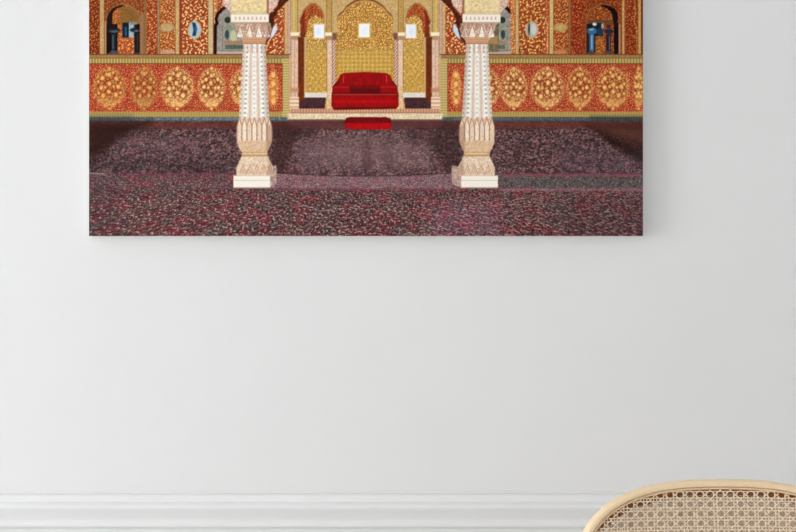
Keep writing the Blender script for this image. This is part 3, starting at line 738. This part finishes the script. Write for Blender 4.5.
obj('cane_backing', bm, M_CANE2, chair, False)

# seat, legs and stays (below the photo's edge)
SZ = .455
def sup(a, b, n, k=64):
    r = []
    for i in range(k):
        t = 2 * math.pi * i / k; c, s = math.cos(t), math.sin(t)
        r.append((a * math.copysign(abs(c) ** (2 / n), c), b * math.copysign(abs(s) ** (2 / n), s)))
    return r
SY = -.27
def slabring(bm, outer, inner, z0, z1):
    k = len(outer)
    V = [[bm.verts.new((x, y + SY, z)) for x, y in ring_] for ring_, z in ((outer, z0), (outer, z1), (inner, z1), (inner, z0))]
    for i in range(k):
        j = (i + 1) % k
        for a in range(4): bm.faces.new((V[a][i], V[a][j], V[(a + 1) % 4][j], V[(a + 1) % 4][i]))
bm = bmesh.new(); slabring(bm, sup(.235, .225, 3), sup(.19, .18, 3), SZ - .04, SZ)
o = obj('seat_frame', bm, M_WOOD, chair, False)
bv = o.modifiers.new('bevel', 'BEVEL'); bv.width = .006; bv.segments = 3; bv.limit_method = 'ANGLE'
bm = bmesh.new()
oc = sup(.192, .182, 3); rgs = []
for f_, z in ((1, SZ - .012), (.97, SZ - .004), (.8, SZ - .002), (.4, SZ - .004), (.05, SZ - .006)):
    rgs.append([bm.verts.new((x * f_, y * f_ + SY, z)) for x, y in oc])
for r0, r1 in zip(rgs, rgs[1:]):
    for i in range(64): bm.faces.new((r0[i], r0[(i + 1) % 64], r1[(i + 1) % 64], r1[i]))
bm.faces.new(rgs[-1])
obj('seat', bm, M_CANE, chair)
for sx in (-1, 1):
    bm = bmesh.new(); tube(bm, [(sx * .17, SY - .16, SZ - .04), (sx * .185, SY - .18, .22), (sx * .195, SY - .19, 0)], [.018, .016, .012]); obj('leg', bm, M_WOOD, chair)
    bm = bmesh.new(); tube(bm, [(sx * .15, SY + .16, SZ - .04), (sx * .165, SY + .2, .22), (sx * .18, SY + .24, 0)], [.018, .016, .012]); obj('leg', bm, M_WOOD, chair)
    p = bs(sx * HA * .62, -HB * .90, -.012)
    bm = bmesh.new(); tube(bm, [(sx * .12, SY + .2, SZ - .02), (sx * .125, SY + .215, SZ + .04), (sx * .13, p.y - .004, p.z - .03), (p.x, p.y, p.z + .01)], .011); obj('back_post', bm, M_WOOD, chair)

# ------------------------------------------------------------------ light
L = bpy.data.lights.new('window_daylight', 'AREA'); L.shape = 'RECTANGLE'
L.size = WY1 - WY0 - .1; L.size_y = WZ1 - WZ0 - .1; L.energy = 197; L.color = (.975, .975, .985)
lo = link(bpy.data.objects.new('window_daylight', L)); lo.location = (RX0 - .12, (WY0 + WY1) / 2, (WZ0 + WZ1) / 2)
lo.rotation_euler = (Vector((1, 0, -.05))).to_track_quat('-Z', 'Z').to_euler()
wd = bpy.data.worlds.new('sky'); SC.world = wd; wd.use_nodes = True
wd.node_tree.nodes['Background'].inputs['Color'].default_value = (.9, .95, 1, 1)
wd.node_tree.nodes['Background'].inputs['Strength'].default_value = 1.0
cam = bpy.data.cameras.new('camera'); cam.sensor_width = 36; cam.lens = 36 * F / 796
co_ = link(bpy.data.objects.new('camera', cam)); co_.location = (0, CAMY, CAMZ); co_.rotation_euler = (math.pi / 2, 0, 0)
SC.camera = co_
SC.view_settings.view_transform = 'Standard'; SC.view_settings.look = 'None'
SC.view_settings.gamma = 1; SC.view_settings.use_curve_mapping = False
SC.view_settings.exposure = 0.0
SC.cycles.use_denoising = True
SC.cycles.max_bounces = 12; SC.cycles.diffuse_bounces = 8
